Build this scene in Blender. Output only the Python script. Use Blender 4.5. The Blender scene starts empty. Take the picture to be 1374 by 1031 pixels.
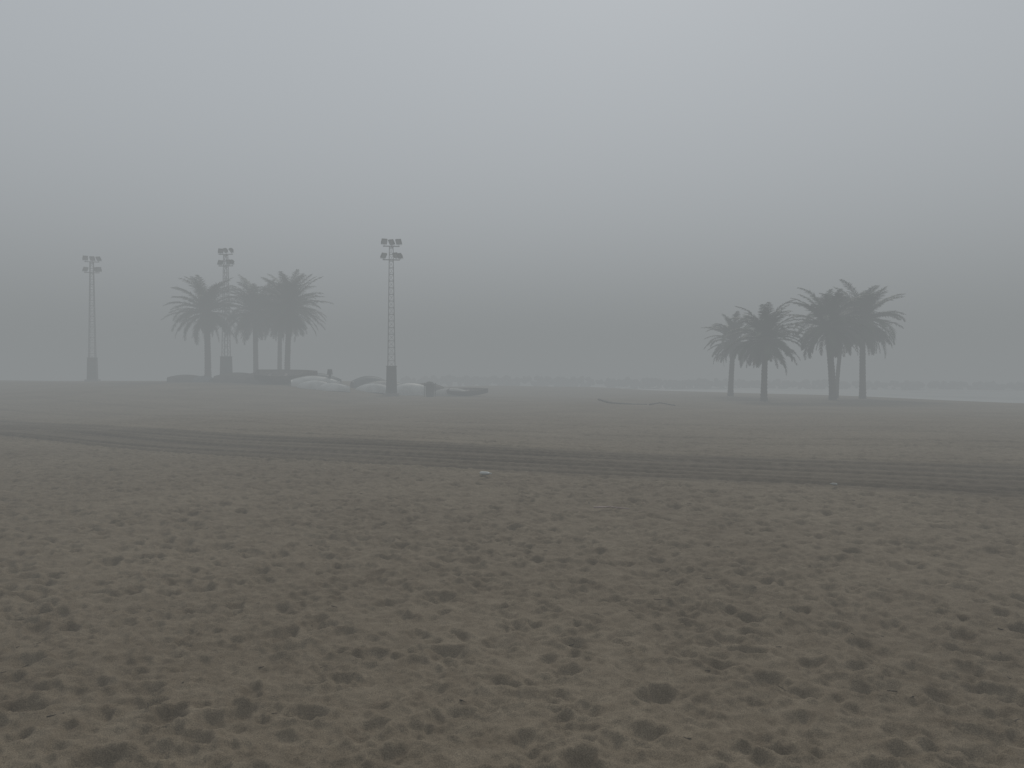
import bpy, math, random
import numpy as np
import mathutils
from mathutils import Vector, Matrix
random.seed(7); rng=np.random.default_rng(11)
sc=bpy.context.scene
R=math.radians
# ------------------------------------------------------------------ helpers
def mat(name):
    m=bpy.data.materials.new(name); m.use_nodes=True
    nt=m.node_tree; b=nt.nodes["Principled BSDF"]; return m,nt,b
def noisy(name,c1,c2,scale=4,rough=.8,bump=.0,bscale=20,metal=0,detail=4,spec=.3):
    m,nt,b=mat(name)
    tc=nt.nodes.new("ShaderNodeTexCoord"); n=nt.nodes.new("ShaderNodeTexNoise")
    n.inputs["Scale"].default_value=scale; n.inputs["Detail"].default_value=detail
    r=nt.nodes.new("ShaderNodeValToRGB")
    r.color_ramp.elements[0].position=.35; r.color_ramp.elements[1].position=.65
    r.color_ramp.elements[0].color=(*c1,1); r.color_ramp.elements[1].color=(*c2,1)
    nt.links.new(tc.outputs["Object"],n.inputs["Vector"])
    nt.links.new(n.outputs["Fac"],r.inputs[0]); nt.links.new(r.outputs[0],b.inputs["Base Color"])
    b.inputs["Roughness"].default_value=rough; b.inputs["Metallic"].default_value=metal
    b.inputs["Specular IOR Level"].default_value=spec
    if bump>0:
        n2=nt.nodes.new("ShaderNodeTexNoise"); n2.inputs["Scale"].default_value=bscale
        nt.links.new(tc.outputs["Object"],n2.inputs["Vector"])
        bp=nt.nodes.new("ShaderNodeBump"); bp.inputs["Strength"].default_value=bump; bp.inputs["Distance"].default_value=.02
        nt.links.new(n2.outputs["Fac"],bp.inputs["Height"]); nt.links.new(bp.outputs[0],b.inputs["Normal"])
    return m
class MB:
    def __init__(s): s.v=[];s.f=[];s.m=[]
    def add(s,vs,fs,mi=0):
        o=len(s.v); s.v+= [tuple(v) for v in vs]; s.f+=[tuple(i+o for i in f) for f in fs]; s.m+=[mi]*len(fs)
    def obj(s,name,mats,smooth=False,parent=None):
        me=bpy.data.meshes.new(name); me.from_pydata(s.v,[],s.f)
        for m in mats: me.materials.append(m)
        me.polygons.foreach_set("material_index",s.m)
        if smooth: me.polygons.foreach_set("use_smooth",[True]*len(s.f))
        me.update(); o=bpy.data.objects.new(name,me); sc.collection.objects.link(o)
        if parent: o.parent=parent
        return o
    def tube(s,a,b,r0,r1=None,n=6,mi=0):
        a=Vector(a);b=Vector(b); r1=r0 if r1 is None else r1
        d=(b-a).normalized(); u=d.orthogonal().normalized(); w=d.cross(u)
        vs=[]
        for p,r in((a,r0),(b,r1)):
            for i in range(n):
                t=2*math.pi*i/n; vs.append(p+u*math.cos(t)*r+w*math.sin(t)*r)
        fs=[(i,(i+1)%n,n+(i+1)%n,n+i) for i in range(n)]+[tuple(range(n-1,-1,-1)),tuple(range(n,2*n))]
        s.add(vs,fs,mi)
    def box(s,M,sx,sy,sz,mi=0,taper=1.0):
        vs=[]
        for z,k in((-.5,1),(.5,taper)):
            for x,y in((-.5,-.5),(.5,-.5),(.5,.5),(-.5,.5)):
                vs.append(M@Vector((x*sx*k,y*sy*k,z*sz)))
        s.add(vs,[(3,2,1,0),(4,5,6,7),(0,1,5,4),(1,2,6,5),(2,3,7,6),(3,0,4,7)],mi)
def empty(name,loc,rz=0):
    e=bpy.data.objects.new(name,None); e.location=loc; e.rotation_euler=(0,0,rz); sc.collection.objects.link(e); return e
def sstep(a,b,x):
    t=np.clip((x-a)/(b-a),0,1); return t*t*(3-2*t)
# ------------------------------------------------------------------ terrain
BROW=[(-260,150),(-110,95),(-70,87),(-40,84),(-20,87),(-3,92),(10,87),(18,79),(25,68),(29,57),(31,46),(38,32),(60,5),(120,-60),(260,-200)]
def shore(x,y):   # signed distance, + = seaward
    x=np.asarray(x,float);y=np.asarray(y,float)
    best=np.full(x.shape,1e9);sg=np.ones(x.shape)
    for (ax,ay),(bx,by) in zip(BROW[:-1],BROW[1:]):
        dx,dy=bx-ax,by-ay;L2=dx*dx+dy*dy
        t=np.clip(((x-ax)*dx+(y-ay)*dy)/L2,0,1)
        qx=x-(ax+t*dx);qy=y-(ay+t*dy);d=np.hypot(qx,qy)
        s=np.sign(dx*(y-ay)-dy*(x-ax))
        m=d<best-1e-6
        best=np.where(m,d,best);sg=np.where(m,s,sg)
    return best*sg
AX=[-400,-60,-25,-18,-13,-9,-4,400]; AZ=[1.0,1.05,1.1,.95,.5,.06,.05,0]
SEA=-.7
def macro(x,y):
    x=np.asarray(x,float);y=np.asarray(y,float)
    a=np.interp(x,AX,AZ)
    z=a*sstep(30,64,y)+.34*sstep(62,92,y)*sstep(24,6,x)*sstep(-22,-8,x)
    z=z+.05*np.sin(x*.21+1)*np.sin(y*.17+.4)*sstep(4,12,y)+.04*np.sin(x*.5+y*.13)*np.sin(y*.31+2)*sstep(8,20,y)
    d=shore(x,y)
    z=z-2.6*sstep(-3,24,d)
    return z
def gz(x,y): return float(macro(np.array([x]),np.array([y]))[0])
# fine relief map
res=.015; X0,X1,Y0,Y1=-28,28,1,35
nx=int((X1-X0)/res);ny=int((Y1-Y0)/res)
nx-=nx%8;ny-=ny%8
def band(nx,ny,l0,l1,res=res):
    f=np.fft.rfft2(rng.standard_normal((ny,nx)).astype(np.float32))
    ky=np.fft.fftfreq(ny,res)[:,None];kx=np.fft.rfftfreq(nx,res)[None,:]
    k=np.hypot(kx,ky); w=np.exp(-(k*l0)**2)*(1-np.exp(-(k*l1)**2))
    g=np.fft.irfft2(f*w,s=(ny,nx)); return g/g.std()
H=band(nx,ny,.08,.26)*.0052+band(nx,ny,.035,.09)*.0020
lowf=band(nx//8,ny//8,.35,1.2,res*8)*.007
jj=np.linspace(0,ny//8-1.001,ny);ii=np.linspace(0,nx//8-1.001,nx)
j0=jj.astype(int);i0=ii.astype(int);fv=(jj-j0)[:,None];fu=(ii-i0)[None,:]
H+=(lowf[j0][:,i0]*(1-fv)*(1-fu)+lowf[j0][:,i0+1]*(1-fv)*fu+lowf[j0+1][:,i0]*fv*(1-fu)+lowf[j0+1][:,i0+1]*fv*fu)
dens_map=band(nx//8,ny//8,.35,1.4,res*8)
def yc(x): return 15.7-.45*x+.006*np.clip(x,-40,40)**2
P=np.zeros_like(H)
ST=[];n_s=36;ax_=(np.arange(n_s)-n_s/2+.5)*res
for k in range(320):
    small=random.random()<.5
    a=random.uniform(.028,.052) if small else random.uniform(.052,.105)
    b=a*random.uniform(.5,.85);dep=b*random.uniform(.32,.62)
    th=random.gauss(.2,1.0)
    XX,YY=np.meshgrid(ax_+random.uniform(-.01,.01),ax_+random.uniform(-.01,.01))
    u=XX*math.cos(th)+YY*math.sin(th);v=-XX*math.sin(th)+YY*math.cos(th)
    ang=np.arctan2(v,u)
    wob=1+.14*np.sin(2*ang+k)+.12*np.sin(3*ang+k*1.7)+.08*np.sin(5*ang+k*.7)
    q=np.hypot(u/a,v/b)/wob
    st=-dep*np.exp(-q**3.8)*(1+.4*u/a)+.36*dep*np.exp(-((q-1.42)/.36)**2)*(1+.7*np.cos(ang+k))
    ST.append((st,q<1.15,q<2.0))
cnt=0
for it in range(180000):
    y=Y0+(Y1-Y0)*random.random()
    if random.random()>(.85*y+2.5)/(.85*Y1+2.5): continue
    x=random.uniform(-1,1)*(.85*y+2.5)
    if abs(x)>27.5: continue
    dist=(y-float(yc(x)))
    if dist>0 and random.random()>.4: continue
    if y>20 and random.random()>.5: continue
    jd=min(max(int((y-Y0)/res/8),0),ny//8-1);id_=min(max(int((x-X0)/res/8),0),nx//8-1)
    if random.random()>.62+.3*dens_map[jd,id_]: continue
    i0=int((x-X0)/res)-n_s//2;j0=int((y-Y0)/res)-n_s//2
    if i0<0 or j0<0 or i0+n_s>nx or j0+n_s>ny: continue
    st,inn,out_=ST[int(random.random()*320)]
    cur=P[j0:j0+n_s,i0:i0+n_s]
    P[j0:j0+n_s,i0:i0+n_s]=np.where(inn,cur*.35+st,np.where(out_,cur*.85+st,cur+st))
    cnt+=1
print("pits",cnt)
P=np.clip(P,-.055,.025)
H=H+P
def relief(x,y):
    fx=(x-X0)/res-.5;fy=(y-Y0)/res-.5
    ins=(fx>1)&(fx<nx-2)&(fy>1)&(fy<ny-2)
    fx=np.clip(fx,0,nx-2);fy=np.clip(fy,0,ny-2)
    i=fx.astype(int);j=fy.astype(int);u=fx-i;v=fy-j
    h=H[j,i]*(1-u)*(1-v)+H[j,i+1]*u*(1-v)+H[j+1,i]*(1-u)*v+H[j+1,i+1]*u*v
    edge=np.minimum(np.minimum(x-X0,X1-x),np.minimum(y-Y0+1,Y1-y))
    return h*ins*sstep(0,3,edge)
def trackmask(x,y):
    s=(y-yc(x))/1.08
    wob=.35*np.sin(x*.35)+.2*np.sin(x*.83+1)
    m=sstep(2.5,1.9,np.abs(s+wob*.4))
    return s,m
th=np.concatenate([np.arange(-180,-48,3.0),np.arange(-48,48.01,.11),np.arange(51,180,3.0)])
rr=[.4,.9,1.4,2.0]
while rr[-1]<26: rr.append(rr[-1]*1.0036+.0006)
while rr[-1]<110: rr.append(rr[-1]*1.008)
while rr[-1]<420: rr.append(rr[-1]*1.05)
rr=np.array(rr);T,RR=np.meshgrid(np.radians(th),rr)
x=(RR*np.sin(T)).ravel();y=(RR*np.cos(T)).ravel()
s,tm=trackmask(x,y)
h=relief(x,y)
gro=np.zeros_like(s);rut=np.zeros_like(s)
for off,w,dp in((-2.05,.14,.035),(-1.55,.15,.04),(-.75,.14,.03),(-.3,.17,.045),(.35,.12,.03),(.8,.16,.04),(1.5,.18,.045),(2.1,.13,.03),(3.1,.12,.022),(5.6,.16,.03),(7.3,.16,.03),(10.5,.18,.025),(12.4,.18,.025)):
    q=(s-off-.14*np.sin(x*.22+off*3))/w
    gro+=-dp*np.exp(-q**4)*(1+.3*np.sin(x*1.1*2*math.pi/.28))+.6*dp*np.exp(-((np.abs(q)-1.5)/.4)**2)
    rut+=np.exp(-q**4)*(.5+.5*np.sin(x*.31+off*5))
fade=sstep(70,40,np.hypot(x,y))
z=macro(x,y)+h*(1-.75*tm)+gro*fade
n_r,n_t=T.shape
co=np.stack([x,y,z],1); c0=np.array([[0,0,0.0]])
co=np.concatenate([co,c0]); ci=len(co)-1
a=np.arange(n_r-1)[:,None]*n_t; b=np.arange(n_t)[None,:]; b2=(b+1)%n_t
quads=np.stack([a+b,a+n_t+b,a+n_t+b2,a+b2],-1).reshape(-1,4)
quads=quads[:,::-1]
tris=np.stack([np.arange(n_t),(np.arange(n_t)+1)%n_t,np.full(n_t,ci)],1)[:,::-1]
def bigmesh(name,co,quads,tris,attrs,material):
    me=bpy.data.meshes.new(name); me.vertices.add(len(co)); me.vertices.foreach_set("co",co.astype(np.float32).ravel())
    nq=len(quads);nt_=len(tris)
    me.loops.add(nq*4+nt_*3); me.loops.foreach_set("vertex_index",np.concatenate([quads.ravel(),tris.ravel()]).astype(np.int32))
    me.polygons.add(nq+nt_)
    me.polygons.foreach_set("loop_start",np.concatenate([np.arange(nq)*4,nq*4+np.arange(nt_)*3]).astype(np.int32))
    me.polygons.foreach_set("use_smooth",np.ones(nq+nt_,bool))
    for k,v in attrs.items():
        at=me.attributes.new(k,'FLOAT','POINT'); at.data.foreach_set("value",v.astype(np.float32))
    me.update(calc_edges=True); me.validate()
    me.materials.append(material)
    o=bpy.data.objects.new(name,me); sc.collection.objects.link(o); return o
# sand material
m,nt,bs=mat("sand"); L=nt.links
def N(t,**k):
    n=nt.nodes.new(t)
    for a_,v_ in k.items(): n.inputs[a_].default_value=v_
    return n
tc=N("ShaderNodeTexCoord")
n1=N("ShaderNodeTexNoise",Scale=.35,Detail=3.0); n2=N("ShaderNodeTexNoise",Scale=5.5,Detail=4.0,Roughness=.7); n3=N("ShaderNodeTexNoise",Scale=180.0,Detail=2.0)
for n in(n1,n2,n3): L.new(tc.outputs["Object"],n.inputs["Vector"])
r1=N("ShaderNodeValToRGB"); e=r1.color_ramp.elements
e[0].position=.32;e[0].color=(.128,.100,.068,1);e[1].position=.68;e[1].color=(.232,.193,.140,1)
mx=N("ShaderNodeMath");mx.operation='MULTIPLY_ADD';mx.inputs[1].default_value=.4
L.new(n1.outputs["Fac"],mx.inputs[0])
m2=N("ShaderNodeMath");m2.operation='MULTIPLY';m2.inputs[1].default_value=.6;L.new(n2.outputs["Fac"],m2.inputs[0]);L.new(m2.outputs[0],mx.inputs[2])
L.new(mx.outputs[0],r1.inputs[0])
gr=N("ShaderNodeValToRGB");g=gr.color_ramp.elements;g[0].position=.3;g[0].color=(.6,.6,.6,1);g[1].position=.7;g[1].color=(1.25,1.25,1.25,1)
L.new(n3.outputs["Fac"],gr.inputs[0])
mm=N("ShaderNodeMix");mm.data_type='RGBA';mm.blend_type='MULTIPLY';mm.inputs[0].default_value=1
L.new(r1.outputs[0],mm.inputs[6]);L.new(gr.outputs[0],mm.inputs[7])
at=N("ShaderNodeAttribute");at.attribute_name="darkening"
m3=N("ShaderNodeMix");m3.data_type='RGBA';m3.blend_type='MULTIPLY';m3.inputs[7].default_value=(.57,.56,.57,1)
L.new(at.outputs["Fac"],m3.inputs[0]);L.new(mm.outputs[2],m3.inputs[6]);L.new(m3.outputs[2],bs.inputs["Base Color"])
bs.inputs["Roughness"].default_value=.95;bs.inputs["Specular IOR Level"].default_value=.12
b1=N("ShaderNodeBump",Strength=.5,Distance=.022);nb=N("ShaderNodeTexNoise",Scale=17.0,Detail=4.0,Roughness=.6);L.new(tc.outputs["Object"],nb.inputs["Vector"]);L.new(nb.outputs["Fac"],b1.inputs["Height"])
b2_=N("ShaderNodeBump",Strength=.35,Distance=.004);L.new(n3.outputs["Fac"],b2_.inputs["Height"]);L.new(b1.outputs[0],b2_.inputs["Normal"]);L.new(b2_.outputs[0],bs.inputs["Normal"])
dd=shore(x,y)
darkening=np.clip((tm*.6+np.clip(rut,0,1)*.5)*fade+sstep(-3,3,dd),0,1); darkening=np.append(darkening,0)  # darker sand colour in track band and ruts, plus wet sand seaward
bigmesh("sand_beach",co,quads,tris,{"darkening":darkening},m)
# ------------------------------------------------------------------ sea
th2=np.arange(-180,180,.5);r2=[30.0]
while r2[-1]<200:r2.append(r2[-1]*1.006)
while r2[-1]<2500:r2.append(r2[-1]*1.08)
r2=np.array(r2);T2,R2=np.meshgrid(np.radians(th2),r2)
x2=(R2*np.sin(T2)).ravel();y2=(R2*np.cos(T2)).ravel();d2=shore(x2,y2)
ph=(d2+1.5*np.sin(x2*.09)+1.2*np.sin(y2*.13))*2*math.pi/15
wv=np.clip(np.cos(ph),0,1)**6
z2=SEA+.22*wv*sstep(120,50,d2)*sstep(2,14,d2)+.03*np.sin(x2*.9+y2*.4)
k1,k2=T2.shape;a=np.arange(k1-1)[:,None]*k2;b=np.arange(k2)[None,:];bb=(b+1)%k2
q2=np.stack([a+b,a+k2+b,a+k2+bb,a+bb],-1).reshape(-1,4)[:,::-1]
msea,nt,bs=mat("sea_water");L=nt.links
at=N("ShaderNodeAttribute");at.attribute_name="foam";tc=N("ShaderNodeTexCoord")
nf=N("ShaderNodeTexNoise",Scale=.35,Detail=5.0,Roughness=.7);L.new(tc.outputs["Object"],nf.inputs["Vector"])
ad=N("ShaderNodeMath");ad.operation='ADD';L.new(at.outputs["Fac"],ad.inputs[0]);L.new(nf.outputs["Fac"],ad.inputs[1])
rp=N("ShaderNodeValToRGB");e=rp.color_ramp.elements;e[0].position=.7;e[0].color=(.13,.145,.14,1);e[1].position=1;e[1].color=(.28,.295,.29,1);L.new(ad.outputs[0],rp.inputs[0]);L.new(rp.outputs[0],bs.inputs["Base Color"])
bs.inputs["Roughness"].default_value=.6
bp=N("ShaderNodeBump",Strength=.5,Distance=.1);nw=N("ShaderNodeTexNoise",Scale=1.3,Detail=4.0);L.new(tc.outputs["Object"],nw.inputs["Vector"]);L.new(nw.outputs["Fac"],bp.inputs["Height"]);L.new(bp.outputs[0],bs.inputs["Normal"])
foam=np.clip(.4*np.clip(np.cos(ph-.5),0,1)**2+.36,0,1)*sstep(95,45,d2)
bigmesh("sea",np.stack([x2,y2,z2],1),q2,np.zeros((0,3),int),{"foam":foam},msea)
# ------------------------------------------------------------------ breakwater
rock=noisy("rock",(.07,.07,.068),(.14,.135,.125),1.5,.9,.5,6)
mb=MB()
for k in range(900):
    t=random.random(); cx=92+(-20-92)*t; cy=112+(140-112)*t; top=.15+1.35*t
    off=random.gauss(0,1.1); zc=-1+ (top+1)*max(0,1-abs(off)/3.2)*random.uniform(.75,1)
    r=random.uniform(.3,.6)
    rot=mathutils.Euler((random.random()*6,random.random()*6,random.random()*6)).to_matrix()
    pts=[(0,0,1),(0,0,-1)]+[(math.cos(i*2*math.pi/5+(.6 if l else 0))*.85,math.sin(i*2*math.pi/5+(.6 if l else 0))*.85,.5-l) for l in(0,1) for i in range(5)]
    vs=[Vector((cx,cy+off,zc))+rot@(Vector(p)*r*random.uniform(.8,1.15)) for p in pts]
    fs=[]
    for i in range(5):
        j=(i+1)%5; fs+=[(0,2+i,2+j),(1,7+j,7+i),(2+i,7+i,2+j),(2+j,7+i,7+j)]
    mb.add(vs,fs)
mb.obj("breakwater",[rock])
# ------------------------------------------------------------------ palms
bark=noisy("palm_bark",(.045,.036,.028),(.10,.082,.062),5,.95,.8,18)
leaf=noisy("palm_leaf",(.024,.036,.018),(.060,.075,.038),1.2,.6)
dry=noisy("palm_dry_leaf",(.07,.052,.03),(.13,.10,.06),2,.9)
def frond(mb,o,az,el,Ln,bend,mi,dens=44,leafL=.52,twist=0):
    p=Vector(o);st=10;pts=[p.copy()];dirs=[]
    for i in range(st):
        t=(i+.5)/st
        e=el-bend*(t**1.5)
        a=az+twist*t
        d=Vector((math.cos(e)*math.cos(a),math.cos(e)*math.sin(a),math.sin(e)))
        p=p+d*(Ln/st);pts.append(p.copy());dirs.append(d)
    dirs.append(dirs[-1])
    for i in range(st):
        w0=.04*(1-i/st)+.008;w1=.04*(1-(i+1)/st)+.008
        mb.tube(pts[i],pts[i+1],w0,w1,3,mi)
    for i in range(dens):
        t=.10+.90*(i+random.random()*.6)/dens
        f=min(t*st,st-1e-3);k=int(f);u=f-k
        q=pts[k].lerp(pts[k+1],u);d=dirs[k].lerp(dirs[k+1],u).normalized()
        side=d.cross(Vector((0,0,1)))
        if side.length<1e-3: side=Vector((1,0,0))
        side.normalize();up=side.cross(d)
        ll=leafL*(math.sin(math.pi*min(1,(t*.86+.12)))**.6)*random.uniform(.7,1.15)
        for sg in(-1,1):
            fw=.7+.55*t
            dl=(side*sg*1.0+d*fw+up*random.uniform(-.1,.5)).normalized()
            dl2=(dl+Vector((0,0,-.45))).normalized()
            m_=q+dl*ll*.55;tip=m_+dl2*ll*.5
            wv=d*.026
            mb.add([q-wv,q+wv,m_+wv*1.1,m_-wv*1.1,tip],[(0,1,2,3),(3,2,4)],mi)
def palm(loc,hgt,Lf,lean=(0,0),nf=62,r0=.27,seed=0):
    random.seed(seed)
    x,y=loc;z=gz(x,y)-.15
    e=empty("palm_tree",(x,y,z))
    tb=MB();rings=int(hgt/.11);n=12;vs=[];cs=[]
    for i in range(rings+1):
        t=i/rings
        c=Vector((lean[0]*t**1.5,lean[1]*t**1.5,t*hgt));cs.append(c)
        r=r0*(1+.35*math.exp(-t*hgt/.4))*(1-.18*t)+(.14*sstep(.84,1.0,t))*1.0
        for k in range(n):
            a=2*math.pi*k/n+ (i%2)*math.pi/n
            rr_=r*(1+(.09 if (i%2) else -.04)+random.uniform(-.05,.05)+ (random.uniform(0,.25) if t>.9 else 0))
            vs.append(c+Vector((math.cos(a)*rr_,math.sin(a)*rr_,random.uniform(-.02,.02))))
    fs=[]
    for i in range(rings):
        for k in range(n): fs.append((i*n+k,i*n+(k+1)%n,(i+1)*n+(k+1)%n,(i+1)*n+k))
    fs.append(tuple(rings*n+k for k in range(n)))
    tb.add(vs,fs);tb.obj("trunk",[bark],parent=e)
    top=cs[-1]
    cb=MB()
    for k in range(nf):
        t=(k+.5)/nf
        az=k*2.39996+random.uniform(-.3,.3)
        el=math.radians(82-112*t**.95+random.uniform(-13,13))
        bend=math.radians(random.uniform(42,95)*(.85+.25*min(1,t*1.3)))
        if t>.7: bend*=.75
        Lk=Lf*random.uniform(.78,1.1)*(1.0 if t<.75 else .85)
        frond(cb,top+Vector((math.cos(az)*.12,math.sin(az)*.12,.1-.4*t)),az,el,Lk,bend,0,50,.60*Lf/3.2,random.uniform(-.4,.4))
    cb.obj("crown",[leaf],parent=e)
    db=MB()
    for k in range(11):
        az=random.random()*6.28
        frond(db,top+Vector((math.cos(az)*.2,math.sin(az)*.2,-.4)),az,math.radians(random.uniform(-55,-20)),Lf*random.uniform(.4,.8),math.radians(random.uniform(30,60)),0,26,.32)
    db.obj("dead_fronds",[dry],parent=e)
    random.seed(seed+100)
# right group
palm((16.5,58),4.4,2.45,(.25,0),58,.20,1)
palm((16.4,50),4.25,2.8,(.1,0),70,.20,2)
palm((20.9,50),5.0,2.95,(-.4,0),74,.22,3)
palm((22.8,54),5.4,2.7,(.6,.2),56,.14,4)
palm((24.2,53),5.6,3.1,(-.05,0),74,.21,5)
# left group
palm((-27.7,70),6.6,3.9,(-.1,0),84,.29,6)
palm((-24.0,72),6.65,3.8,(-.1,0),76,.24,7)
palm((-22.7,75),6.8,3.5,(.1,0),60,.22,8)
palm((-20.5,70),6.9,3.8,(.25,0),84,.26,9)
# ------------------------------------------------------------------ floodlight towers
steel=noisy("galvanised_steel",(.10,.10,.10),(.17,.17,.17),3,.6,metal=.2)
dark=noisy("housing_paint",(.045,.05,.05),(.08,.083,.08),2,.7,.2,10)
glass=noisy("lamp_glass",(.25,.27,.28),(.35,.37,.38),2,.2,spec=.6)
conc=noisy("concrete",(.18,.175,.165),(.28,.27,.25),3,.9,.4,12)
def tower(x,y,rz):
    z=gz(x,y)-.05;e=empty("floodlight_tower",(x,y,z),rz)
    mb=MB();Hh=11.3;w0=.30;w1=.14
    def c(k,zz):
        w=w0+(w1-w0)*zz/Hh;sx,sy=((-1,-1),(1,-1),(1,1),(-1,1))[k];return Vector((sx*w,sy*w,zz))
    for k in range(4): mb.tube(c(k,.1),c(k,Hh),.036,.028,5)
    zz=2.2;i=0
    while zz<Hh:
        for k in range(4):
            mb.tube(c(k,zz),c((k+1)%4,zz),.018,n=4)
            nz=min(zz+.5,Hh)
            a,b=(k,(k+1)%4) if i%2 else ((k+1)%4,k)
            mb.tube(c(a,zz),c(b,nz),.013,n=4)
        zz+=.5;i+=1
    zz=2.4
    while zz<Hh: mb.tube((-.09,-w0*.2-.15,zz),(.09,-w0*.2-.15,zz),.010,n=4);zz+=.3
    mb.obj("lattice_mast",[steel],parent=e)
    hb=MB();hb.box(Matrix.Translation((0,0,.1)),1.15,1.15,.3,1);hb.box(Matrix.Translation((0,0,1.25)),.82,.82,2.0,0,.9)
    hb.box(Matrix.Translation((0,0,2.28)),.80,.80,.06,0)
    hb.box(Matrix.Translation((0,-.405,1.2)),.5,.03,1.5,0)
    hb.obj("base_housing",[dark,conc],parent=e)
    hd=MB()
    for zz,hw in((Hh+.02,.60),(Hh-1.0,.62)):
        for yy in(-.14,.14): hd.tube((-hw,yy,zz),(hw,yy,zz),.02,n=5)
        for xx in(-hw,hw): hd.tube((xx,-.14,zz),(xx,.14,zz),.02,n=5)
    for zz,xs in((Hh+.36,(-.52,.02,.55)),(Hh-.66,(-.56,.33,.62))):
        for j,xx in enumerate(xs):
            ya=random.uniform(-.5,.5)+(.5 if xx<0 else -.5)
            M=Matrix.Translation((xx,random.choice((-.12,.12)),zz))@Matrix.Rotation(ya,4,'Z')@Matrix.Rotation(R(38),4,'X')
            hd.box(M,.42,.12,.40,0)
            hd.box(M@Matrix.Translation((0,.11,0)),.26,.12,.24,0,.8)
            hd.box(M@Matrix.Translation((0,-.064,0)),.34,.012,.30,1)
            b=M@Vector((0,0,-.18));hd.tube(b,(xx,0,zz-.34),.02,n=4)
            for sx in(-.23,.23): hd.tube(M@Vector((sx,0,0)),M@Vector((sx*.9,0,-.28)),.012,n=4)
            hd.tube(M@Vector((-.2,0,-.28)),M@Vector((.2,0,-.28)),.012,n=4)
    hd.obj("floodlights",[dark,glass],parent=e)
random.seed(3)
tower(-9.1,58,.15);tower(-25.3,68,-.1);tower(-39.6,72.5,.3)
# ------------------------------------------------------------------ boats
white=noisy("white_gelcoat",(.44,.45,.43),(.64,.65,.63),1.2,.5)
cream=noisy("weathered_cream",(.28,.28,.26),(.44,.43,.40),1.5,.6)
wood=noisy("dark_wood_hull",(.06,.052,.045),(.12,.10,.085),2,.8,.3,8)
blue=noisy("grey_blue_hull",(.07,.085,.095),(.12,.14,.15),2,.6)
inner=noisy("boat_interior",(.16,.14,.12),(.25,.22,.19),3,.8)
def boat(x,y,rz,Ln,beam,dep,matl,inv,tilt=0,dz=0,pitch=0,name="rowing_boat"):
    mb=MB();S=20;K=9
    e=empty(name,(x,y,gz(x,y)+dz),rz)
    def ring(i,sc_):
        t=i/S; hw=beam/2*(1-max(0,(t-.35)/.65)**2.4)*(.74+.26*math.sin(min(1,t/.4)*math.pi/2)); hw=max(hw,.02)*sc_
        keel=dep*(.62*max(0,(t-.45)/.55)**2+.38*max(0,(.4-t)/.4)**1.7); sheer=dep*(1+.55*(t-.4)**2)
        out=[]
        for k in range(2*K+1):
            u=(k-K)/K
            a=abs(u); zz=keel+(sheer-keel)*(1-math.cos(a*math.pi/2))**1.05; xx=hw*math.copysign(math.sin(a*math.pi/2)**.9 if a>0 else 0,u)
            out.append(Vector(((t-.5)*Ln*(1 if sc_==1 else .98),xx,zz+(0 if sc_==1 else .03*(1-a)))))
        return out
    W=2*K+1
    for mi,s_ in((0,1.0),(1,.94)):
        vs=[];[vs.extend(ring(i,s_)) for i in range(S+1)]
        fs=[(i*W+k,i*W+k+1,(i+1)*W+k+1,(i+1)*W+k) for i in range(S) for k in range(W-1)]
        fs.append(tuple(range(W)))
        if mi: fs=[tuple(reversed(f)) for f in fs]
        mb.add(vs,fs,mi)
    for sgn in(0,W-1):
        pr=None
        for i in range(S+1):
            p=ring(i,1.0)[sgn]
            if pr is not None: mb.tube(pr,p,.03,n=5,mi=0)
            pr=p
    mb.tube(ring(0,1)[0],ring(0,1)[W-1],.03,n=5)
    for i in range(S): mb.tube(ring(i,1)[K]-Vector((0,0,.02)),ring(i+1,1)[K]-Vector((0,0,.02)),.025,n=4)
    for t in(.22,.48,.72):
        i=int(t*S);p=ring(i,.94);zt=dep*.78;w=abs(p[2].y)*1.85
        mb.box(Matrix.Translation(((t-.5)*Ln,0,zt)),.24,w,.03,1)
    o=mb.obj("hull",[matl,inner],smooth=True,parent=e)
    if inv:
        o.rotation_euler=(math.pi+tilt,pitch,0);o.location=(0,0,dep*1.0+.02)
    else:
        o.rotation_euler=(tilt,pitch,0);o.location=(0,0,.02+abs(tilt)*beam*.12)
    return e
boat(-22.6,64,.25,4.2,1.7,.80,wood,True)
boat(-20.2,62.5,-.2,4.4,1.7,.85,wood,True,.1)
boat(-18.0,61.5,.12,4.8,1.8,.85,wood,False,.3)
boat(-28.0,66.5,.5,3.4,1.4,.6,wood,True)
boat(-26.4,65.5,2.6,2.8,1.3,.5,blue,True)
boat(-16.6,65,.5,4.4,1.6,.95,blue,True)
boat(-20.0,67,1.0,4.2,1.6,1.0,wood,True)
boat(-15.3,60,.3,3.8,1.8,.85,white,True,.08)
boat(-14.9,57.6,2.9,2.8,1.6,.62,white,True,-.05)
boat(-13.2,57.0,-.25,2.6,1.5,.55,white,True)
boat(-11.9,65,.5,3.4,1.6,1.1,blue,True)
boat(-10.9,60,2.7,3.2,1.6,.66,white,True)
boat(-10.2,62.5,.3,3.8,1.8,.95,cream,True,.1)
boat(-8.0,61.5,.5,3.4,1.8,.95,white,True)
boat(-7.2,63.5,2.8,3.4,1.6,.9,wood,True)
boat(-4.9,60.5,2.8,3.0,1.4,.62,cream,True,-.12)
boat(-3.4,59.8,-.2,3.2,1.3,.45,wood,False,.2)
om=MB()
om.box(Matrix.Translation((0,0,.75)),.34,.5,.42,0,.75);om.box(Matrix.Translation((0,0,.35)),.14,.2,.5,0,1);om.box(Matrix.Translation((0,.05,.08)),.1,.34,.12,0,.8)
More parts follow.
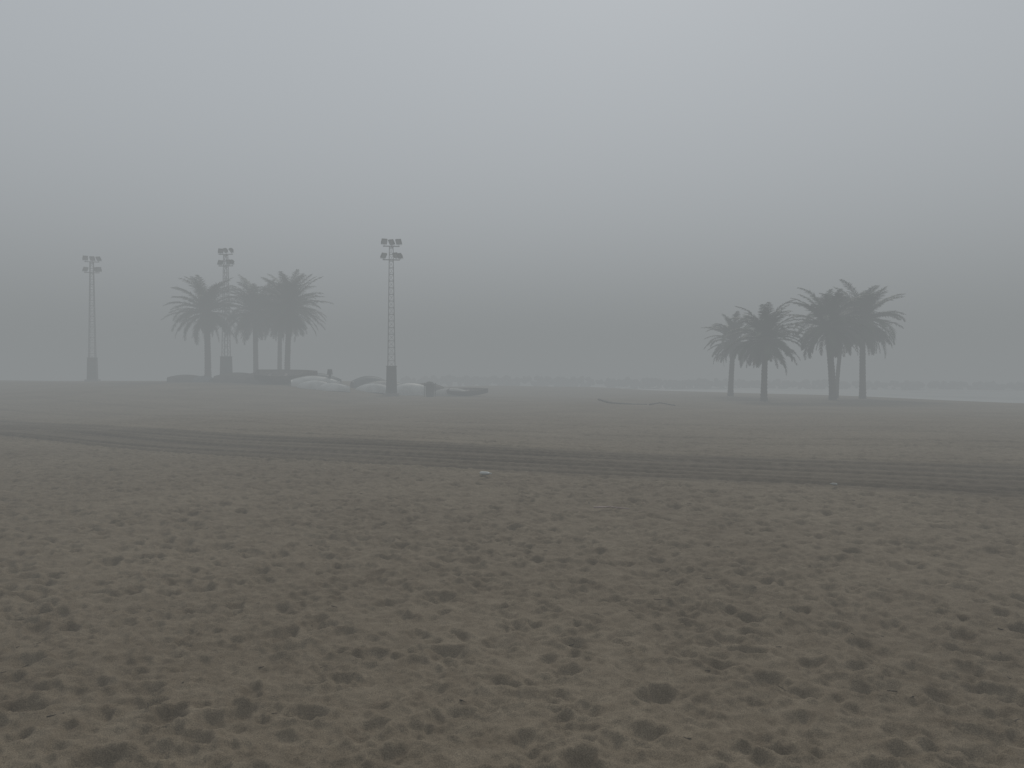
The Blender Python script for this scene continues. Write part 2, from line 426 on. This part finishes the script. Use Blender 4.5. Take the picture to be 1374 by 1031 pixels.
om.tube((0,-.2,.65),(0,-.65,.72),.025,n=5);om.tube((0,.2,.02),(0,.3,.02),.1,.04,8)
o=om.obj("outboard_motor",[dark]);o.location=(-14.3,60.3,gz(-14.3,60.3)+.5)
# litter bin
bn=empty("litter_bin",(-6.2,58,gz(-6.2,58)),.2)
b=MB()
prof=[(.27,.0),(.29,.03),(.34,.9),(.37,.92),(.37,.97),(.34,1.0),(.22,1.13),(.05,1.18)]
n=18;vs=[];fs=[]
for r,zv in prof:
    for k in range(n):
        a=2*math.pi*k/n;rb=r*(1+.02*(k%2));vs.append((math.cos(a)*rb,math.sin(a)*rb,zv))
for i in range(len(prof)-1):
    for k in range(n): fs.append((i*n+k,i*n+(k+1)%n,(i+1)*n+(k+1)%n,(i+1)*n+k))
fs.append(tuple((len(prof)-1)*n+k for k in range(n)))
b.add(vs,fs);b.obj("bin_body",[noisy("bin_plastic",(.06,.065,.06),(.09,.095,.09),2,.6)],parent=bn)
b=MB()
for sx in(-.42,.42): b.tube((sx,0,0),(sx,0,1.05),.03)
b.tube((-.42,0,.8),(.42,0,.8),.02);b.obj("bin_stand",[steel],parent=bn)
# ------------------------------------------------------------------ driftwood, litter
dw=noisy("driftwood",(.16,.145,.12),(.27,.245,.21),6,.9,.4,20)
def log(name,pts,r,m_):
    b=MB()
    for i in range(len(pts)-1):
        x0,y0,h0=pts[i];x1,y1,h1=pts[i+1]
        b.tube((x0,y0,gz(x0,y0)+h0),(x1,y1,gz(x1,y1)+h1),r*(1-.5*i/len(pts)),r*(1-.5*(i+1)/len(pts)),8)
    return b.obj(name,[m_],smooth=True)
log("driftwood_log",[(4.8,42.8,.26),(5.3,42.5,.10),(6.2,42.2,.03),(7.4,42.0,.02)],.065,dw)
log("driftwood_log",[(7.4,41.4,.04),(8.0,41.6,.15),(8.8,41.3,.03)],.05,dw)
log("stick",[(1.0,9.35,.05),(1.2,9.42,.045),(1.42,9.3,.04)],.010,noisy("pale_stick",(.32,.25,.22),(.42,.34,.31),9,.8))
def bottle(x,y,rz,Ln,r,m_,name):
    b=MB();n=12
    pr=[(0,.0),(r*.9,0),(r,.05*Ln),(r,.62*Ln),(r*.85,.72*Ln),(r*.4,.86*Ln),(r*.38,.96*Ln),(r*.45,.96*Ln),(r*.45,Ln),(0,Ln)]
    vs=[(max(p,1e-4)*math.cos(2*math.pi*k/n),h,max(p,1e-4)*math.sin(2*math.pi*k/n)) for p,h in pr for k in range(n)]
    fs=[(i*n+k,(i+1)*n+k,(i+1)*n+(k+1)%n,i*n+(k+1)%n) for i in range(len(pr)-1) for k in range(n)]
    b.add(vs,fs);o=b.obj(name,[m_],smooth=True)
    zz=gz(x,y)+float(relief(np.array([x]),np.array([y]))[0])
    o.location=(x,y,max(zz,gz(x,y))+r+.01);o.rotation_euler=(R(4),0,rz);return o
bottle(-.52,12.75,R(40)+math.pi,.28,.030,white,"plastic_bottle")
bottle(4.75,11.2,R(80),.10,.02,cream,"drink_can")
sw=MB();random.seed(21)
for k in range(260):
    y=2.8+22*random.random()**1.2;x=random.uniform(-.8*y,.8*y)
    zz=gz(x,y)+float(relief(np.array([x]),np.array([y]))[0])+.004
    a=random.random()*6.28;l=random.uniform(.01,.035)*(1.6 if random.random()<.06 else 1);p=Vector((x,y,zz))
    for s_ in range(2):
        a+=random.uniform(-.6,.6);q=p+Vector((math.cos(a)*l,math.sin(a)*l,random.uniform(-.002,.005)))
        sw.tube(p,q,random.uniform(.0015,.004),n=4);p=q
sw.obj("beach_debris",[noisy("dry_seaweed",(.04,.033,.026),(.12,.10,.075),8,.9)])
# ------------------------------------------------------------------ fog bank
SIG=.0208;FOG=(.255,.270,.275)
fb=MB();fb.box(Matrix.Translation((0,0,3.2)),3000,3000,22.4)
mf=bpy.data.materials.new("fog");mf.use_nodes=True;nt=mf.node_tree;nt.nodes.clear()
out=N("ShaderNodeOutputMaterial");ab=N("ShaderNodeVolumeAbsorption");ab.inputs["Color"].default_value=(0,0,0,1);ab.inputs["Density"].default_value=SIG
em=N("ShaderNodeEmission");em.inputs["Color"].default_value=(*FOG,1);em.inputs["Strength"].default_value=SIG  # emission makes the fog itself glow, standing in for scattered daylight
ads=N("ShaderNodeAddShader");nt.links.new(ab.outputs[0],ads.inputs[0]);nt.links.new(em.outputs[0],ads.inputs[1]);nt.links.new(ads.outputs[0],out.inputs["Volume"])
fb.obj("fog_bank",[mf])
# ------------------------------------------------------------------ sky & sun
w=bpy.data.worlds.new("World");sc.world=w;w.use_nodes=True;nt=w.node_tree
bg=nt.nodes["Background"]
SEL,SAZ=40,9
sky=N("ShaderNodeTexSky");sky.sky_type='NISHITA';sky.sun_disc=False;sky.sun_elevation=R(SEL);sky.sun_rotation=R(SAZ);sky.dust_density=1;sky.air_density=1
hs=N("ShaderNodeHueSaturation");hs.inputs["Saturation"].default_value=.15
mxs=N("ShaderNodeMix");mxs.data_type='RGBA';mxs.inputs[0].default_value=.88;mxs.inputs[7].default_value=(4.75,5.1,5.5,1)
nt.links.new(sky.outputs[0],hs.inputs["Color"]);nt.links.new(hs.outputs[0],mxs.inputs[6]);nt.links.new(mxs.outputs[2],bg.inputs["Color"]);bg.inputs["Strength"].default_value=.116
sd=bpy.data.lights.new("sun","SUN");sd.energy=1.5;sd.angle=R(12);sd.color=(1,.94,.85)
so=bpy.data.objects.new("sun",sd);sc.collection.objects.link(so)
az=R(SAZ);el=R(SEL);v=Vector((math.sin(az)*math.cos(el),math.cos(az)*math.cos(el),math.sin(el)))
so.rotation_euler=v.to_track_quat('Z','Y').to_euler()
sc.view_settings.view_transform='Standard';sc.view_settings.look='None';sc.view_settings.exposure=0
cam=bpy.data.cameras.new("camera");cam.lens=27;cam.sensor_width=36;cam.clip_end=6000;cam.clip_start=.05
co_=bpy.data.objects.new("camera",cam);sc.collection.objects.link(co_);co_.location=(0,0,1.7);co_.rotation_euler=(R(89.3),0,0)
sc.camera=co_
